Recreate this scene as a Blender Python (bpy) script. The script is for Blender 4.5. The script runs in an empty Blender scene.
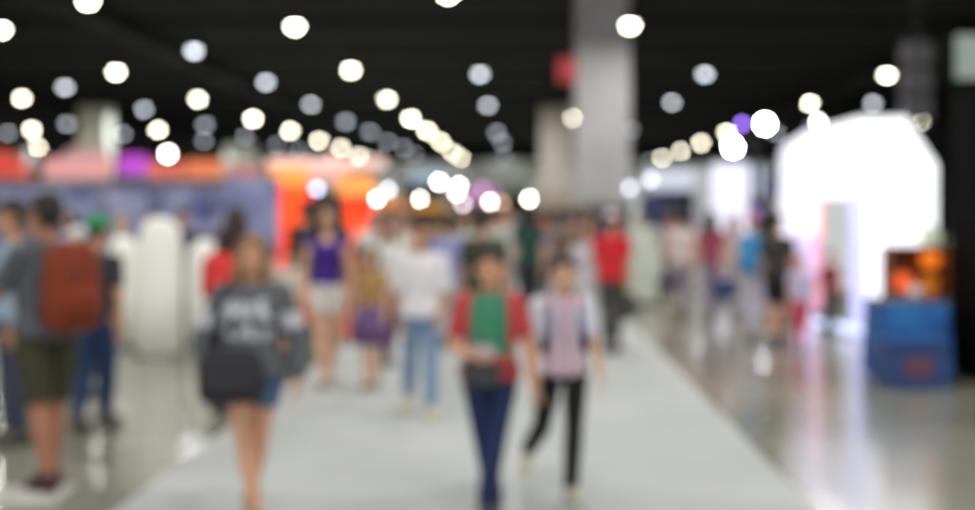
import bpy, bmesh, math, random
import numpy as np
from mathutils import Vector, Matrix, Quaternion
random.seed(7); rng = np.random.default_rng(7)
PI = math.pi
SC = bpy.context.scene
COL = SC.collection
# ------------------------------------------------------------------ camera (50 mm lens, wide open, focused close)
F = 1354.0; EYE = 1.65; VX = 525.0; HY = 213.0
cam_d = bpy.data.cameras.new('camera'); cam = bpy.data.objects.new('camera', cam_d); COL.objects.link(cam)
cam.location = (0, 0, EYE); cam.rotation_euler = (PI/2, 0, 0)
cam_d.lens = 50.0; cam_d.sensor_width = 36.0
cam_d.shift_x = -(VX-487.5)/975; cam_d.shift_y = -(255-HY)/975
cam_d.dof.use_dof = True; cam_d.dof.focus_distance = 1.46; cam_d.dof.aperture_fstop = 2.2
cam_d.clip_end = 600
SC.camera = cam
# ------------------------------------------------------------------ world, exposure
w = bpy.data.worlds.new('world'); SC.world = w; w.use_nodes = True
w.node_tree.nodes['Background'].inputs[0].default_value = (0.93, 0.96, 1.0, 1)
w.node_tree.nodes['Background'].inputs[1].default_value = 0.95
SC.view_settings.view_transform = 'Standard'; SC.view_settings.look = 'None'
SC.view_settings.gamma = 1; SC.view_settings.use_curve_mapping = False
SC.view_settings.exposure = 0.0
SC.cycles.use_denoising = True
SC.cycles.max_bounces = 6; SC.cycles.diffuse_bounces = 3; SC.cycles.glossy_bounces = 3
SC.cycles.sample_clamp_indirect = 4.0
SC.cycles.use_adaptive_sampling = False
LAMP_POWER = 185.0

# ------------------------------------------------------------------ materials
def lin(c):
    return tuple(((v/255)/12.92 if v/255 <= .04045 else ((v/255+.055)/1.055)**2.4) for v in c)
MATS = {}
def mat(name, c, rough=.75, var=.10, scale=14., metal=0., bump=0.):
    """procedural surface: a base colour varied by noise; c in display 0..255"""
    if name in MATS: return MATS[name]
    m = bpy.data.materials.new(name); m.use_nodes = True; nt = m.node_tree; N = nt.nodes; L = nt.links
    b = N['Principled BSDF']; b.inputs['Roughness'].default_value = rough; b.inputs['Metallic'].default_value = metal
    tc = N.new('ShaderNodeTexCoord'); no = N.new('ShaderNodeTexNoise'); no.inputs['Scale'].default_value = scale
    no.inputs['Detail'].default_value = 2
    L.new(tc.outputs['Object'], no.inputs['Vector'])
    r = N.new('ShaderNodeMix'); r.data_type = 'RGBA'
    a = lin(c)
    r.inputs[6].default_value = (*[v*(1-var) for v in a], 1); r.inputs[7].default_value = (*[min(1, v*(1+var)) for v in a], 1)
    L.new(no.outputs['Fac'], r.inputs[0]); L.new(r.outputs[2], b.inputs['Base Color'])
    if bump:
        bp = N.new('ShaderNodeBump'); bp.inputs['Strength'].default_value = bump; bp.inputs['Distance'].default_value = .01
        L.new(no.outputs['Fac'], bp.inputs['Height']); L.new(bp.outputs['Normal'], b.inputs['Normal'])
    MATS[name] = m; return m
def glow(name, c, s, base=None):
    """something that gives off light; c in display 0..255"""
    if name in MATS: return MATS[name]
    m = bpy.data.materials.new(name); m.use_nodes = True; b = m.node_tree.nodes['Principled BSDF']
    a = lin(c); b.inputs['Base Color'].default_value = (*[v*.6 for v in a], 1); b.inputs['Roughness'].default_value = .5
    b.inputs['Emission Color'].default_value = (*a, 1); b.inputs['Emission Strength'].default_value = s
    MATS[name] = m; return m
def stripes(name, c1, c2, axis='X', freq=28., duty=.5, rough=.8):
    if name in MATS: return MATS[name]
    m = bpy.data.materials.new(name); m.use_nodes = True; nt = m.node_tree; N = nt.nodes; L = nt.links
    b = N['Principled BSDF']; b.inputs['Roughness'].default_value = rough
    tc = N.new('ShaderNodeTexCoord'); wv = N.new('ShaderNodeTexWave'); wv.bands_direction = axis; wv.inputs['Scale'].default_value = freq/6.28
    wv.inputs['Distortion'].default_value = .3
    L.new(tc.outputs['Object'], wv.inputs['Vector'])
    rp = N.new('ShaderNodeValToRGB'); rp.color_ramp.interpolation = 'LINEAR'
    rp.color_ramp.elements[0].position = duty-.08; rp.color_ramp.elements[0].color = (*lin(c1), 1)
    rp.color_ramp.elements[1].position = duty+.08; rp.color_ramp.elements[1].color = (*lin(c2), 1)
    L.new(wv.outputs['Fac'], rp.inputs[0]); L.new(rp.outputs[0], b.inputs['Base Color'])
    MATS[name] = m; return m
def mottled(name, c1, c2, scale, rough=.6, lo=.4, hi=.6, stretch=(1,1,1), emis=0.):
    if name in MATS: return MATS[name]
    m = bpy.data.materials.new(name); m.use_nodes = True; nt = m.node_tree; N = nt.nodes; L = nt.links
    b = N['Principled BSDF']; b.inputs['Roughness'].default_value = rough
    tc = N.new('ShaderNodeTexCoord'); mp = N.new('ShaderNodeMapping'); mp.inputs['Scale'].default_value = stretch
    no = N.new('ShaderNodeTexNoise'); no.inputs['Scale'].default_value = scale; no.inputs['Detail'].default_value = 4
    L.new(tc.outputs['Object'], mp.inputs[0]); L.new(mp.outputs[0], no.inputs['Vector'])
    rp = N.new('ShaderNodeValToRGB')
    rp.color_ramp.elements[0].position = lo; rp.color_ramp.elements[0].color = (*lin(c1), 1)
    rp.color_ramp.elements[1].position = hi; rp.color_ramp.elements[1].color = (*lin(c2), 1)
    L.new(no.outputs['Fac'], rp.inputs[0]); L.new(rp.outputs[0], b.inputs['Base Color'])
    if emis: L.new(rp.outputs[0], b.inputs['Emission Color']); b.inputs['Emission Strength'].default_value = emis
    MATS[name] = m; return m

# ------------------------------------------------------------------ mesh helpers
def obj(name, bm, m, parent=None, loc=None, smooth=False):
    me = bpy.data.meshes.new(name)
    if isinstance(bm, bpy.types.Mesh): me = bm
    else:
        bmesh.ops.recalc_face_normals(bm, faces=bm.faces); bm.to_mesh(me); bm.free()
    if smooth: me.polygons.foreach_set('use_smooth', [True]*len(me.polygons))
    for mm in (m if isinstance(m, (list, tuple)) else [m]): me.materials.append(mm)
    o = bpy.data.objects.new(name, me); COL.objects.link(o)
    if parent: o.parent = parent
    if loc: o.location = loc
    return o
def tag(o, label, cat, group=None, kind=None):
    if label: o['label'] = label
    if cat: o['category'] = cat
    if group: o['group'] = group
    if kind: o['kind'] = kind
    return o
def thing(name, label, cat, loc=(0,0,0), rz=0, group=None):
    o = bpy.data.objects.new(name, None); COL.objects.link(o); o.empty_display_size = .2
    o.location = loc; o.rotation_euler = (0,0,rz); return tag(o, label, cat, group)
def struct(name, bm, m):
    return tag(obj(name, bm, m), None, None, None, 'structure')
def box(bm, x0, x1, y0, y1, z0, z1, bev=0.):
    vs = [bm.verts.new((x,y,z)) for x in (x0,x1) for y in (y0,y1) for z in (z0,z1)]
    fs = [bm.faces.new([vs[i] for i in q]) for q in ((0,1,3,2),(4,6,7,5),(0,4,5,1),(2,3,7,6),(0,2,6,4),(1,5,7,3))]
    if bev:
        es = {e for f in fs for e in f.edges}
        bmesh.ops.bevel(bm, geom=list(es), offset=bev, segments=2, profile=.5, affect='EDGES')
    return bm
def bx(*a, **k): return box(bmesh.new(), *a, **k)
def rings(bm, rr):
    """closed skin through rings of points"""
    V = [[bm.verts.new(p) for p in r] for r in rr]; n = len(V[0])
    for a, b in zip(V, V[1:]):
        for i in range(n): bm.faces.new((a[i], a[(i+1)%n], b[(i+1)%n], b[i]))
    bm.faces.new(V[0][::-1]); bm.faces.new(V[-1]); return bm
def basis(d):
    d = Vector(d).normalized(); u = d.orthogonal().normalized(); v = d.cross(u); return d, u, v
def cyl(bm, p0, p1, r0, r1=None, n=14):
    r1 = r0 if r1 is None else r1; p0 = Vector(p0); p1 = Vector(p1); d, u, v = basis(p1-p0)
    return rings(bm, [[p+r*(math.cos(t)*u+math.sin(t)*v) for t in [2*PI*i/n for i in range(n)]] for p, r in ((p0,r0),(p1,r1))])
def cap(bm, p0, p1, r0, r1=None, n=14):
    """tapered capsule"""
    r1 = r0 if r1 is None else r1; p0 = Vector(p0); p1 = Vector(p1)
    if (p1-p0).length < 1e-5: p1 = p0+Vector((0,0,1e-3))
    d, u, v = basis(p1-p0); rr = []
    for p, r, a0, a1 in ((p0,r0,-80,0),(p1,r1,0,80)):
        for k in range(5):
            a = math.radians(a0+(a1-a0)*k/4); c = p+d*r*math.sin(a); q = r*math.cos(a)
            rr.append([c+q*(math.cos(t)*u+math.sin(t)*v) for t in [2*PI*i/n for i in range(n)]])
    return rings(bm, rr)
def ell(bm, c, r, n=18, m=12, rot=None):
    rr = []
    for k in range(m):
        a = -PI/2+PI*(k+.5)/m
        rr.append([])
        for i in range(n):
            t = 2*PI*i/n; p = Vector((r[0]*math.cos(a)*math.cos(t), r[1]*math.cos(a)*math.sin(t), r[2]*math.sin(a)))
            if rot: p = rot @ p
            rr[-1].append(Vector(c)+p)
    return rings(bm, rr)
def loft(bm, secs, n=24, e=1.0):
    """secs: (cx, cy, z, rx, ry) ; e<1 squarer"""
    rr = []
    for cx, cy, z, rx, ry in secs:
        rr.append([Vector((cx+rx*math.copysign(abs(math.cos(t))**e, math.cos(t)), cy+ry*math.copysign(abs(math.sin(t))**e, math.sin(t)), z)) for t in [2*PI*i/n for i in range(n)]])
    return rings(bm, rr)
def lathe(bm, prof, c=(0,0,0), n=24):
    return rings(bm, [[Vector((c[0]+r*math.cos(2*PI*i/n), c[1]+r*math.sin(2*PI*i/n), c[2]+z)) for i in range(n)] for r, z in prof])
def extr(bm, pts, y0, y1):
    """polygon in xz extruded along y"""
    return rings(bm, [[Vector((x,y,z)) for x, z in pts] for y in (y0,y1)])
def X(px, d): return (px-VX)*d/F
def Z(py, d): return EYE+(HY-py)*d/F
def remesh(bm, vox, it=4):
    me = bpy.data.meshes.new('tmp'); bmesh.ops.recalc_face_normals(bm, faces=bm.faces); bm.to_mesh(me); bm.free()
    o = bpy.data.objects.new('tmp', me); COL.objects.link(o)
    m = o.modifiers.new('r', 'REMESH'); m.mode = 'VOXEL'; m.voxel_size = vox; m.use_smooth_shade = True
    if it: s = o.modifiers.new('s', 'SMOOTH'); s.iterations = it; s.factor = .5
    dg = bpy.context.evaluated_depsgraph_get(); dg.update()
    out = bpy.data.meshes.new_from_object(o.evaluated_get(dg))
    bpy.data.objects.remove(o); bpy.data.meshes.remove(me)
    out.materials.clear(); return out
def dup(root, loc=None, rz=None, scale=None):
    r = root.copy(); COL.objects.link(r)
    for ch in list(root.children):
        c = ch.copy(); COL.objects.link(c); c.parent = r
        for g in list(ch.children):
            d = g.copy(); COL.objects.link(d); d.parent = c
    if loc is not None: r.location = loc
    if rz is not None: r.rotation_euler = (0,0,rz)
    if scale is not None: r.scale = (scale,)*3
    return r
#@@SETTING
# ================================================================== the setting
CEIL = 12.5
def shiny_floor():
    m = bpy.data.materials.new('polished_concrete'); m.use_nodes = True; nt = m.node_tree; N = nt.nodes; L = nt.links
    b = N['Principled BSDF']; tc = N.new('ShaderNodeTexCoord')
    no = N.new('ShaderNodeTexNoise'); no.inputs['Scale'].default_value = .45; no.inputs['Detail'].default_value = 5
    n2 = N.new('ShaderNodeTexNoise'); n2.inputs['Scale'].default_value = 3.
    L.new(tc.outputs['Object'], no.inputs['Vector']); L.new(tc.outputs['Object'], n2.inputs['Vector'])
    rp = N.new('ShaderNodeValToRGB'); rp.color_ramp.elements[0].position = .35; rp.color_ramp.elements[1].position = .68
    rp.color_ramp.elements[0].color = (*lin((124,125,112)), 1); rp.color_ramp.elements[1].color = (*lin((160,159,144)), 1)
    L.new(no.outputs['Fac'], rp.inputs[0]); L.new(rp.outputs[0], b.inputs['Base Color'])
    r2 = N.new('ShaderNodeMapRange'); r2.inputs[3].default_value = .14; r2.inputs[4].default_value = .22
    L.new(n2.outputs['Fac'], r2.inputs[0]); L.new(r2.outputs[0], b.inputs['Roughness'])
    b.inputs['Specular IOR Level'].default_value = 1.0
    return m
struct('floor', bx(-48,48,-8,212,-.2,0), shiny_floor())
carpet = struct('floor_carpet_aisle', bx(-2.26,1.60,-7,150,0.0,.012), mottled('aisle_carpet', (172,177,179), (188,192,193), .7, .95, .3, .7))
struct('floor_tape_blue', bx(4.35,4.43,9.0,12.8,0.0,.004), mat('blue_tape', (80,90,170), .5))
struct('floor_tape_yellow', bx(4.47,4.53,9.0,12.8,0.0,.004), mat('yellow_tape', (190,185,70), .5))
dark = mat('black_ceiling_paint', (5,4,4), 1.0)
struct('ceiling', bx(-48,48,-2,212,CEIL,CEIL+.3), dark)
struct('wall_back', bx(-48,48,210,210.4,0,9.8), mottled('pale_wall', (206,204,196), (220,218,210), .3, .8))
struct('wall_back_upper', bx(-48,48,210,210.4,9.8,CEIL), dark)
struct('wall_left', bx(-48.3,-48,-2,212,0,CEIL), mat('dark_grey_wall', (52,52,54), .9))
struct('wall_right', bx(48,48.3,-2,212,0,CEIL), mat('dark_grey_wall', (52,52,54), .9))
for k, y in enumerate(range(12, 200, 16)):
    bm = bmesh.new()
    box(bm, -48,48,y,y+.18,CEIL-.25,CEIL); box(bm, -48,48,y,y+.18,CEIL-1.3,CEIL-1.15)
    for i in range(32):
        xx = -48+i*3
        cyl(bm, (xx,y+.09,CEIL-1.22), (xx+1.5,y+.09,CEIL-.2), .04, n=6); cyl(bm, (xx+1.5,y+.09,CEIL-.2), (xx+3,y+.09,CEIL-1.22), .04, n=6)
    struct('ceiling_beam', bm, mat('dark_steel', (8,7,7), .8))
for k, x in enumerate((-22, 4.5, 25)):
    bm = bmesh.new(); cyl(bm, (x,-2,CEIL-.85), (x,205,CEIL-.85), .45, n=16)
    struct('ceiling_duct', bm, mat('dark_duct', (11,10,10), .8))
# columns
def column(px, d, wpx, m, top=None):
    top = Z(top, d) if top else CEIL
    wd = wpx*d/F; x = X(px, d); bm = bmesh.new(); box(bm, x-wd/2, x+wd/2, d, d+wd, 0, top, bev=.04)
    box(bm, x-wd/2-.06, x+wd/2+.06, d-.06, d+wd+.06, 0, .35, bev=.02)
    return struct('column', bm, m)
pc = mottled('column_grey_paint', (192,192,196), (204,204,208), .6, .7)
column(603, 50, 55, pc)
column(556, 84, 31, mat('column_beige', (222,206,190), .8), 106)
for px, d, tp in ((92,83,106), (238,121,144), (-90,70,60)): column(px, d, 28, mat('column_olive', (205,204,188), .8), tp)
column(1030, 74, 34, mat('column_olive', (205,204,188), .8))

# ================================================================== high-bay lamps
W_L = glow('warm_lamp_lens', (255,247,222), 30.); C_L = glow('cool_lamp_lens', (232,238,246), 8.5); C_F = glow('far_cool_lamp_lens', (226,233,244), 4.2)
hous = mat('lamp_housing_black', (35,35,38), .5, metal=.3)
LZ = 8.15
def make_lamp(kind, size, far):
    t = thing('high_bay_lamp', '', 'lamp')
    r = size/2; bm = bmesh.new()
    lathe(bm, [(.02,.62),(.05,.6),(.07,.34),(r*.75,.2),(r*1.04,.02),(r*1.04,-.01),(r*.98,-.01),(r*.9,.0)], n=18)
    obj('reflector', bm, hous, t)
    bm = bmesh.new(); lathe(bm, [(r*.9,.0),(r*.86,-r*.3),(r*.66,-r*.58),(r*.34,-r*.75),(.02,-r*.8)], n=18)
    obj('lens', bm, W_L if kind == 'W' else (C_L if size < .5 else C_F), t, smooth=True)
    bm = bmesh.new(); cyl(bm, (0,0,.6), (0,0,CEIL-LZ), .02, n=6); obj('hanging_rod', bm, hous, t)
    ld = bpy.data.lights.new('lamp_light', 'AREA'); ld.shape = 'DISK'; ld.size = .5
    ld.energy = LAMP_POWER*(1.0 if kind == 'W' else .75); ld.color = (1,.965,.89) if kind == 'W' else (.86,.93,1)
    ld.energy *= far
    lo = bpy.data.objects.new('lamp_light', ld); COL.objects.link(lo); lo.parent = t; lo.location = (0,0,-r*.85)
    return t
protos = {}
def lamp(kind, px, py, label, size=.42):
    d = (LZ-.1-EYE)*F/(HY-py); x = X(px, d); s = size if d < 85 else size*1.3
    k = (kind, round(s,3), 1.2 if d < 60 else 2.6)
    place_lamp(k, x, d, label)
def place_lamp(k, x, y, label):
    if k not in protos: protos[k] = o = make_lamp(*k)
    else: o = dup(protos[k])
    o.location = (x, y, LZ); o['label'] = label
    o['group'] = 'high bay lamps hanging from the dark ceiling'
    o['category'] = 'lamp'
WL = [(88,3,'warm lamp high near the upper corner above the olive column'),(1,31,'warm lamp cut by the frame edge high over the red sign'),
(295,28,'big warm lamp high over the orange gate, nearest of its row'),(630,27,'big warm lamp overlapping the edge of the tall grey column'),
(116,73,'warm lamp above the olive column, next after the top corner one'),(351,71,'second warm lamp of the diagonal row starting over the orange gate'),
(387,100,'third warm lamp of the diagonal row descending to the far wall'),(22,99,'warm lamp above the red sign, below the edge one'),
(198,100,'warm lamp between two cool ones above the violet sign'),(411,119,'fourth warm lamp of the diagonal row descending to the far wall'),
(427,131,'fifth warm lamp of the diagonal row, touching the fourth'),(253,119,'warm lamp above the second olive column'),
(104,118,'warm lamp right over the top of the olive column'),(158,130,'warm lamp just above the bright stand light of the violet sign'),
(32,130,'pale warm lamp low over the red sign'),(290,131,'warm lamp low over the orange gate, with one beside it'),
(319,141,'warm lamp right of the one low over the orange gate'),(341,148,'small warm lamp low, third of the run over the orange gate'),
(359,156,'small warm lamp low, fourth of the run over the orange gate'),(375,159,'small warm lamp low, last of the run over the orange gate'),
(441,142,'sixth warm lamp of the diagonal row, partly merged'),(452,152,'seventh warm lamp of the diagonal row, low and small'),
(461,158,'last warm lamp of the diagonal row by the far wall'),(887,76,'warm lamp above the glowing white arch, highest there'),
(810,104,'warm lamp just above the roof slope of the glowing arch'),(922,120,'warm lamp beside the black tower at the arch corner'),
(727,133,'warm lamp left of the two bright booth floodlights'),(701,143,'warm lamp second in the run descending to the white booth'),
(681,151,'warm lamp third in the run descending to the white booth'),(662,158,'faint warm lamp last in the run over the white booth'),
(571,118,'warm lamp at the side of the tall grey column, upper of two'),(567,132,'warm lamp at the side of the tall grey column, lower of two'),
(448,-4,'warm lamp cut by the upper frame edge, midway along it'),(38,147,'dim warm lamp lowest over the red sign')]
CL = [(194,52,'cool white lamp high between two warm ones, brightest cool one'),(266,83,'cool white lamp left of the diagonal warm row'),
(65,88,'cool lamp between two warm ones near the olive column'),(480,75,'cool lamp alone in the dark, top of the central row'),
(705,75,'cool lamp alone high over the white booth'),(488,106,'cool lamp second in the central row'),(672,103,'cool lamp below and beside the high one over the white booth'),
(873,104,'cool lamp between two warm ones above the glowing arch'),(311,105,'dim cool lamp left of the diagonal warm row'),
(144,110,'dim cool lamp above and beside the olive column'),(630,130,'dim cool lamp on the edge of the tall grey column'),
(123,134,'cool lamp just beside the olive column top'),(67,124,'dim cool lamp left of the olive column top'),
(346,122,'dim cool lamp under the diagonal warm row, first of five'),(370,132,'dim cool lamp under the diagonal warm row, second of five'),
(388,142,'dim cool lamp under the diagonal warm row, third of five'),(404,148,'faint cool lamp under the diagonal warm row, fourth of five'),
(415,155,'faint cool lamp under the diagonal warm row, last of five'),(205,125,'faint cool lamp above the second olive column, upper of a pair'),
(204,141,'faint cool lamp above the orange sign, lower of a pair'),(245,137,'faint cool lamp under the warm one at the second olive column'),
(277,145,'faint cool lamp low over the orange gate header'),(8,133,'dim cool lamp at the frame edge over the red sign'),
(497,133,'cool lamp third in the central row, small'),(502,143,'cool lamp fourth in the central row, overlapping the third'),
(505,157,'cool lamp last in the central row by the far wall'),(776,133,'dim cool lamp tucked behind the brightest booth floodlight'),
(650,161,'faint cool lamp low beside the tall grey column'),(299,150,'faint cool lamp lowest over the orange gate header')]
for px, py, l in WL: lamp('W', px, py, l)
for px, py, l in CL: lamp('C', px, py, l, .44)
for y in (3, 10.5, 18, 25.5, 33, 40.5):
    for x in (-13.5, -6.5, .5, 7.5, 14.5):
        if LZ-EYE > 0 and HY-(LZ-EYE)*F/y > -25: continue
        place_lamp(('W', .42, 1.0), x, y, 'high bay lamp over the near end of the aisle')
for x in range(-36, 40, 8): place_lamp(('C', .6, 9.0), x, 198, 'small cool lamp in the last row before the far wall')  # extra lamp row, added to brighten the far wall
#@@BOOTHS
# ================================================================== booths
BOOTHS = []
steel = mat('grey_steel', (120,120,124), .35, metal=.8)
def booth(label, px0, px1, d, dep, top, wallc, fasc, head=.45, cat='booth', glow_s=0., side=True, fz0=None):
    """shell booth: back wall, side walls, two posts and a header; px at its front depth"""
    x0, x1 = X(px0, d), X(px1, d); h = Z(top, d); cx = (x0+x1)/2; hw = (x1-x0)/2
    BOOTHS.append((x0, x1, d, d+dep)); t = thing('exhibition_booth', label, cat, (cx, d, 0), 0, 'exhibition booths')
    wm = mat('booth_wall_%d_%d_%d' % wallc, wallc, .7, .04, 2.)
    obj('back_wall', bx(-hw,hw,dep-.06,dep,0,h), wm, t)
    if side:
        obj('side_wall', bx(-hw,-hw+.05,.1,dep-.06,0,h), wm, t); obj('side_wall', bx(hw-.05,hw,.1,dep-.06,0,h), wm, t)
    for s in (-1,1):
        bm = bmesh.new(); box(bm, s*hw-.05*(s>0)-.0, s*hw+.05*(s<0), 0,.06,0,h-head); obj('post', bm, steel, t)
    fm = (glow('sign_glow_%d_%d_%d' % fasc, fasc, glow_s) if glow_s else mat('fascia_%d_%d_%d' % fasc, fasc, .5, .05, 3.))
    f = obj('header', bx(-hw-.02,hw+.02,-.03,.08,h-head,h, bev=.01), fm, t)
    obj('roof_panel', bx(-hw,hw,.1,dep,h-.04,h-.01), wm, t)
    return t
def counter(label, x, y, w_, h, c, rz=0, top=(235,235,235), g='reception counters in the booths'):
    t = thing('reception_counter', label, 'counter', (x,y,0), rz, g)
    obj('body', bx(-w_/2,w_/2,-.25,.25,.04,h-.04, bev=.02), mat('counter_%d_%d_%d' % c, c, .5), t)
    obj('worktop', bx(-w_/2-.04,w_/2+.04,-.29,.29,h-.04,h, bev=.008), mat('worktop_%d_%d_%d' % top, top, .4), t)
    obj('plinth', bx(-w_/2+.04,w_/2-.04,-.21,.21,0,.04), steel, t)
    return t
# left: long blue-grey patterned wall, with posts
t = thing('booth_wall', 'long blue and lavender marbled booth wall behind the white figures', 'booth wall', (X(120,26),26,0))
x0, x1 = X(-60,26)-X(120,26), X(268,26)-X(120,26); h = Z(183,26)
mb = mottled('blue_marbled_print', (76,84,150), (186,188,226), 1.1, .6, .38, .62, (1,1,1.7))
n = 6
for i in range(n):
    a = x0+(x1-x0)*i/n; b = x0+(x1-x0)*(i+1)/n
    obj('printed_panel', bx(a+.01,b-.01,0,.05,.08,h-.05), mb, t)
for i in range(n+1):
    a = x0+(x1-x0)*i/n; obj('post', bx(a-.025,a+.025,-.02,.07,0,h), steel, t)
obj('top_rail', bx(x0,x1,-.02,.07,h-.05,h), steel, t)
t = thing('display_board', 'pale lavender blue display board hung beside the orange gate', 'panel', (X(252,25),25,0))
obj('panel', bx(-.5,.5,0,.06,.9,Z(178,25), bev=.02), mottled('lavender_print', (112,118,170), (165,170,215), 1.6, .6), t)
for s in (-1,1): obj('leg', bx(s*.42-.03,s*.42+.03,-.12,.18,0,.95), steel, t)
# signs over it
def sign_booth(label, px0, px1, py0, py1, d, c, s, wallc=(120,60,60), corner=False):
    h1, h0 = Z(py0,d), Z(py1,d); x0, x1 = X(px0,d), X(px1,d); cx = (x0+x1)/2; hw = (x1-x0)/2
    t = thing('sign_tower', label, 'sign', (cx,d,0), 0, 'lit sign boxes over the booths beyond the blue wall')
    bm = bmesh.new()
    if corner:
        pts = [(-hw,h0),(hw,h0)]+[(hw*math.cos(a), h0+(h1-h0)*math.sin(a)) for a in [PI*k/10 for k in range(1,10)]]+[]
        extr(bm, [(hw,h0)]+[(hw*math.cos(a), h0+(h1-h0)*math.sin(a)) for a in [PI*k/12 for k in range(1,12)]]+[(-hw,h0)], 0, .3)
    else: box(bm, -hw,hw,0,.3,h0,h1, bev=.05)
    obj('light_box', bm, glow('sign_%d_%d_%d' % c, c, s), t)
    for q in (-1,1): obj('post', bx(q*hw*.8-.05,q*hw*.8+.05,.1,.2,0,h0+.02), steel, t)
    obj('trim', bx(-hw,hw,-.02,.32,h0-.05,h0), mat('white_trim', (225,215,215), .5), t)
    return t
sign_booth('red arched sign glowing by the frame edge above the blue wall', -40,28,150,178,44,(226,84,70),.62, corner=True)
sign_booth('pale pink sign board between the red arch and the violet sign', 42,110,158,178,42,(226,160,158),.72)
sign_booth('small pink disc sign beside the olive column, above the pink board', 62,108,146,158,48,(205,165,165),.5, corner=True)
sign_booth('violet sign glowing between pink and orange ones', 118,146,155,174,41,(192,70,208),.85)
sign_booth('salmon red sign right of the violet one', 147,183,162,177,43,(225,110,90),.7)
sign_booth('orange sign with a pale lower edge before the second olive column', 186,222,160,177,44,(235,130,85),.65)
sign_booth('rosy sign left of the pale orange gate header', 226,262,164,178,46,(200,140,135),.5)
for i, (a, b, c) in enumerate((( -70,40,(70,40,46)),(44,110,(180,150,160)),(112,150,(90,60,110)),(152,216,(150,80,70)))):
    booth(('dark booth','pale pink booth','violet grey booth','brick coloured booth')[i]+' under the lit signs beyond the blue wall', a, b, 50, 3, 176, c, c)
# orange gate
D = 28
t = thing('orange_gate', 'glowing red orange booth gate with two thick pillars and pale header', 'gate', (X(322,D),D,0))
og = mottled('orange_gate_light', (255,38,8), (255,92,30), 1.3, .5, .35, .65, (1,1,.7), .85)
yl = glow('gate_yellow_light', (255,158,78), .95)
for a, b, top in ((272,306,186), (345,371,196)):
    xa, xb = X(a,D)-X(322,D), X(b,D)-X(322,D)
    obj('pillar', bx(xa,xb,0,.6,0,Z(top,D), bev=.04), og, t)
    q = .03
    obj('pillar_light', bx(xa-q-.12*(a>300),xb+q,-.05,.62,Z(top,D),Z(top-20,D), bev=.05), yl, t)
obj('header', bx(X(266,D)-X(322,D),X(384,D)-X(322,D),.05,.55,Z(168,D),Z(158,D), bev=.05), glow('gate_peach', (252,212,204), .85), t)
obj('header_post', bx(X(306,D)-X(322,D),X(345,D)-X(322,D),.2,.4,Z(184,D),Z(168,D)), glow('gate_peach_soft', (225,188,178), .6), t)
# dark space inside the gate
booth('dark brown booth seen through the orange gate', 304, 350, 34, 3, 190, (70,56,50), (90,70,60))
# middle distance booths
booth('amber fronted booth under warm spotlights past the orange gate', 380, 402, 52, 4, 197, (200,150,120), (235,150,90), .5, glow_s=.6)
booth('golden booth with low header among warm spotlights', 404, 446, 58, 4, 203, (190,150,110), (228,170,90), .35, glow_s=.6)
booth('pale blue grey booth far away behind the warm spotlights', 410, 445, 84, 5, 170, (170,185,200), (160,180,200), .8)
booth('pale booth with pink header in the far middle', 462, 498, 74, 5, 184, (190,170,175), (215,160,205), 1.1, glow_s=.4)
booth('grey green booth in the far middle beside the pink one', 500, 530, 80, 5, 180, (160,165,152), (165,175,160), .8)
booth('beige booth at the foot of the beige column', 534, 574, 70, 5, 192, (196,176,154), (200,180,160), .9)
booth('white far booth past the last cool lamp', 486, 524, 120, 6, 160, (190,195,190), (215,222,216), 1.6)
booth('grey far booth under the last warm lamps', 400, 470, 130, 6, 163, (165,165,160), (178,178,172), 1.6)
booth('dark brown far booth below the beige column', 540, 590, 95, 6, 201, (110,96,86), (120,104,92), .8)
# right: white booths
booth('white booth with lit header right of the tall grey column', 652, 712, 36, 4, 168, (205,210,222), (216,222,238), .6, glow_s=.55)
booth('bright white booth beside the dark post and floodlights', 716, 760, 31, 4, 165, (215,220,232), (210,218,242), .75, glow_s=.9)
t = thing('lit_display_wall', 'bright lit white display wall left of the dark post', 'display wall', (X(730,26),26,0))
obj('screen', bx(X(712,26)-X(730,26),X(748,26)-X(730,26),0,.1,.35,Z(163,26), bev=.02), glow('white_screen', (232,232,250), .95), t)
for s in (-1,1): obj('foot', bx(s*.25-.05,s*.25+.05,-.15,.25,0,.35), steel, t)
t = thing('navy_panel', 'navy blue panel standing before the tall grey column', 'panel', (X(640,38),33,0))
obj('panel', bx(-.42,.42,0,.05,1.25,Z(197,38)), mat('navy_panel_print', (52,60,100), .6), t)
for s in (-1,1): obj('leg', bx(s*.38-.03,s*.38+.03,-.1,.15,0,1.3), steel, t)
t = thing('navy_panel', 'slate blue panel beneath the foot of the tall grey column', 'panel', (X(604,46),46,0))
obj('panel', bx(-.9,.9,0,.05,.9,Z(205,46)), mat('slate_panel_print', (84,84,104), .6), t)
for s in (-1,1): obj('leg', bx(s*.8-.03,s*.8+.03,-.1,.15,0,1.0), steel, t)
t = thing('pale_banner', 'pale mint roll-up banner beside the person in red', 'banner', (X(643,24),24,0))
obj('banner', bx(-.27,.27,0,.02,.08,Z(226,24)), mottled('mint_banner_print', (196,208,196), (214,222,212), 3, .7), t)
obj('base', bx(-.3,.3,-.1,.12,0,.08, bev=.02), steel, t); obj('pole', bx(-.012,.012,.03,.05,.08,Z(226,24)), steel, t)
t = thing('dark_post', 'thin black post standing by the bright white booth', 'post', (X(754,27),27,0))
bm = bmesh.new(); cyl(bm, (0,0,.03), (0,0,Z(128,26)), .07); obj('pole', bm, mat('black_metal', (28,28,36), .5), t)
obj('base', bx(-.3,.3,-.3,.3,0,.03), mat('black_metal', (28,28,36), .5), t)
booth('pale grey booth seen through the doorway of the glowing arch', 800, 880, 27, 3, 196, (222,224,222), (214,216,218), .3, glow_s=.5)
booth('low blue grey booth beyond the dark post', 754, 800, 40, 4, 178, (150,155,175), (120,120,165), .6)
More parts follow.
